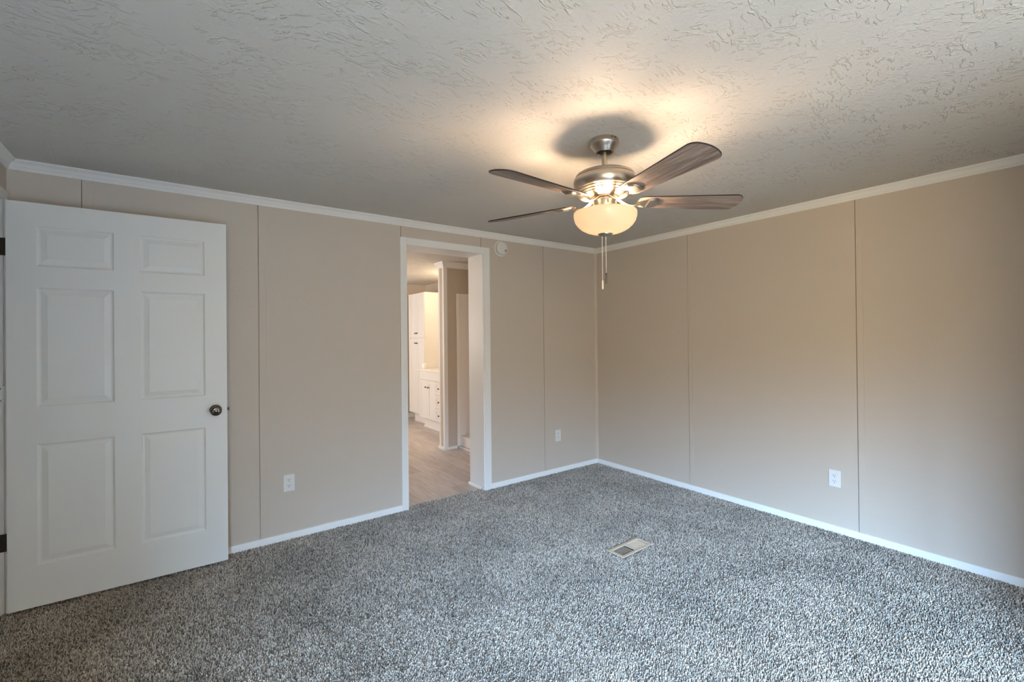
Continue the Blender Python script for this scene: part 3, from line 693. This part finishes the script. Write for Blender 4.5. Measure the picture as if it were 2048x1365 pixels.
rel(MB().box(x0, x1-0.012, y0-0.012, y0-0.002, 0.02, 1.90), 'end_panel', M['shower'], st, so)

def shaker(parent, o, x, y0, y1, z0, z1, name, rail=0.055):
    """front facing -x; x is its front plane"""
    g = MB(); t = 0.019
    g.box(x, x+t, y0, y0+rail, z0, z1, 0.0012); g.box(x, x+t, y1-rail, y1, z0, z1, 0.0012)
    g.box(x, x+t, y0+rail, y1-rail, z0, z0+rail, 0.0012); g.box(x, x+t, y0+rail, y1-rail, z1-rail, z1, 0.0012)
    g.box(x+0.007, x+t, y0+rail-0.002, y1-rail+0.002, z0+rail-0.002, z1-rail+0.002)
    return rel(g, name, M['cab'], parent, o)
def cab_knob(parent, o, x, y, z):
    g = MB().lathe([(0, 0.026), (0.008, 0.0255), (0.012, 0.022), (0.012, 0.018), (0.006, 0.013), (0.005, 0.0), (0, 0)], 18, Matrix.Translation((x, y, z)) @ Matrix.Rotation(-PI/2, 4, 'Y'))
    return rel(g, 'knob', M['bronze'], parent, o, smooth=True, angle=50)
# tall linen cabinet
tx, ty0, ty1, tz = 3.055, 6.462, 7.010, 2.078
tl = thing('linen_cabinet', 'tall white linen cabinet with four doors at the far bathroom end', 'cabinet', (3.29, 6.735, 0)); to = (3.29, 6.735, 0)
g = MB(); g.box(tx+0.019, HX1, ty0, ty1, 0.145, tz); g.box(tx+0.08, HX1, ty0+0.012, ty1, -0.006, 0.145)
rel(g, 'carcass', M['cab'], tl, to)
rel(MB().box(tx+0.010, tx+0.030, ty0-0.003, ty0+0.0, 0.145, tz), 'face_frame', M['cab'], tl, to)
rel(MB().box(tx+0.004, tx+0.024, ty1, ty1+0.05, 0.145, tz), 'filler_strip', M['cab'], tl, to)
ym = (ty0+ty1)/2
for ya, yb in ((ty0+0.004, ym-0.0015), (ym+0.0015, ty1-0.004)):
    for za, zb, kz in ((1.363, tz-0.004, 1.435), (0.150, 1.350, 1.277)):
        dr = shaker(tl, to, tx, ya, yb, za, zb, 'cabinet_door')
        ky = yb-0.030 if ya < ym-0.1 else ya+0.030
        cab_knob(dr, to, tx, ky, kz)
# vanity
vx, vy0, vy1 = 2.968, 5.052, 6.450
va = thing('bathroom_vanity', 'white shaker bathroom vanity cabinet on a recessed toe kick', 'vanity', (3.25, 5.75, 0)); vo = (3.25, 5.75, 0)
g = MB(); g.box(vx+0.019, HX1-0.003, vy0, vy1, 0.146, 0.8615); g.box(vx+0.078, HX1-0.003, vy0, vy1-0.002, -0.006, 0.146)
rel(g, 'carcass', M['cab'], va, vo)
rel(MB().sweep(QR, lambda d, z: (vx+0.078-d, vy0+0.01, z), lambda d, z: (vx+0.078-d, vy1+0.006, z)), 'shoe_moulding', M['cab'], va, vo, smooth=True)
rel(MB().box(vx, vx+0.019, vy0+0.004, vy1, 0.729, 0.860, 0.0015), 'false_front', M['cab'], va, vo)
for ya, yb, s in ((6.187, 6.448, -1), (5.923, 6.184, 1)):
    dr = shaker(va, vo, vx, ya, yb, 0.150, 0.725, 'cabinet_door', 0.048)
    cab_knob(dr, vo, vx, 6.187+0.035 if s < 0 else 6.184-0.05, 0.622)
zz = [0.150, 0.34, 0.535, 0.725]
for za, zb in zip(zz, zz[1:]):
    dr = shaker(va, vo, vx, 5.66, 5.920, za, zb-0.004, 'drawer', 0.035); cab_knob(dr, vo, vx, 5.797, (za+zb)/2)
for ya, yb, s in ((5.36, 5.655, -1), (5.062, 5.357, 1)):
    dr = shaker(va, vo, vx, ya, yb, 0.150, 0.725, 'cabinet_door', 0.048)
    cab_knob(dr, vo, vx, ya+0.04 if s < 0 else yb-0.04, 0.622)
g = MB().box(2.945, HX1-0.003, vy0, vy1+0.006, 0.862, 0.884, 0.003); g.box(HX1-0.02, HX1-0.003, vy0, vy1+0.006, 0.884, 0.96)
tag(rel(g, 'vanity_top', M['counter'], None, (0, 0, 0)), 'glossy white countertop lying on the bathroom vanity', 'countertop')
cup = MB().lathe([(0, 0.0), (0.028, 0.0), (0.033, 0.006), (0.036, 0.04), (0.036, 0.066), (0.031, 0.080), (0.018, 0.088), (0, 0.090)], 28)
tag(cup.build('lidded_jar', M['counter'], smooth=True, angle=50, loc=(3.02, 6.40, 0.8846)), 'small white jar standing on the vanity countertop beside the linen cabinet', 'jar')
bpy.context.view_layer.update()
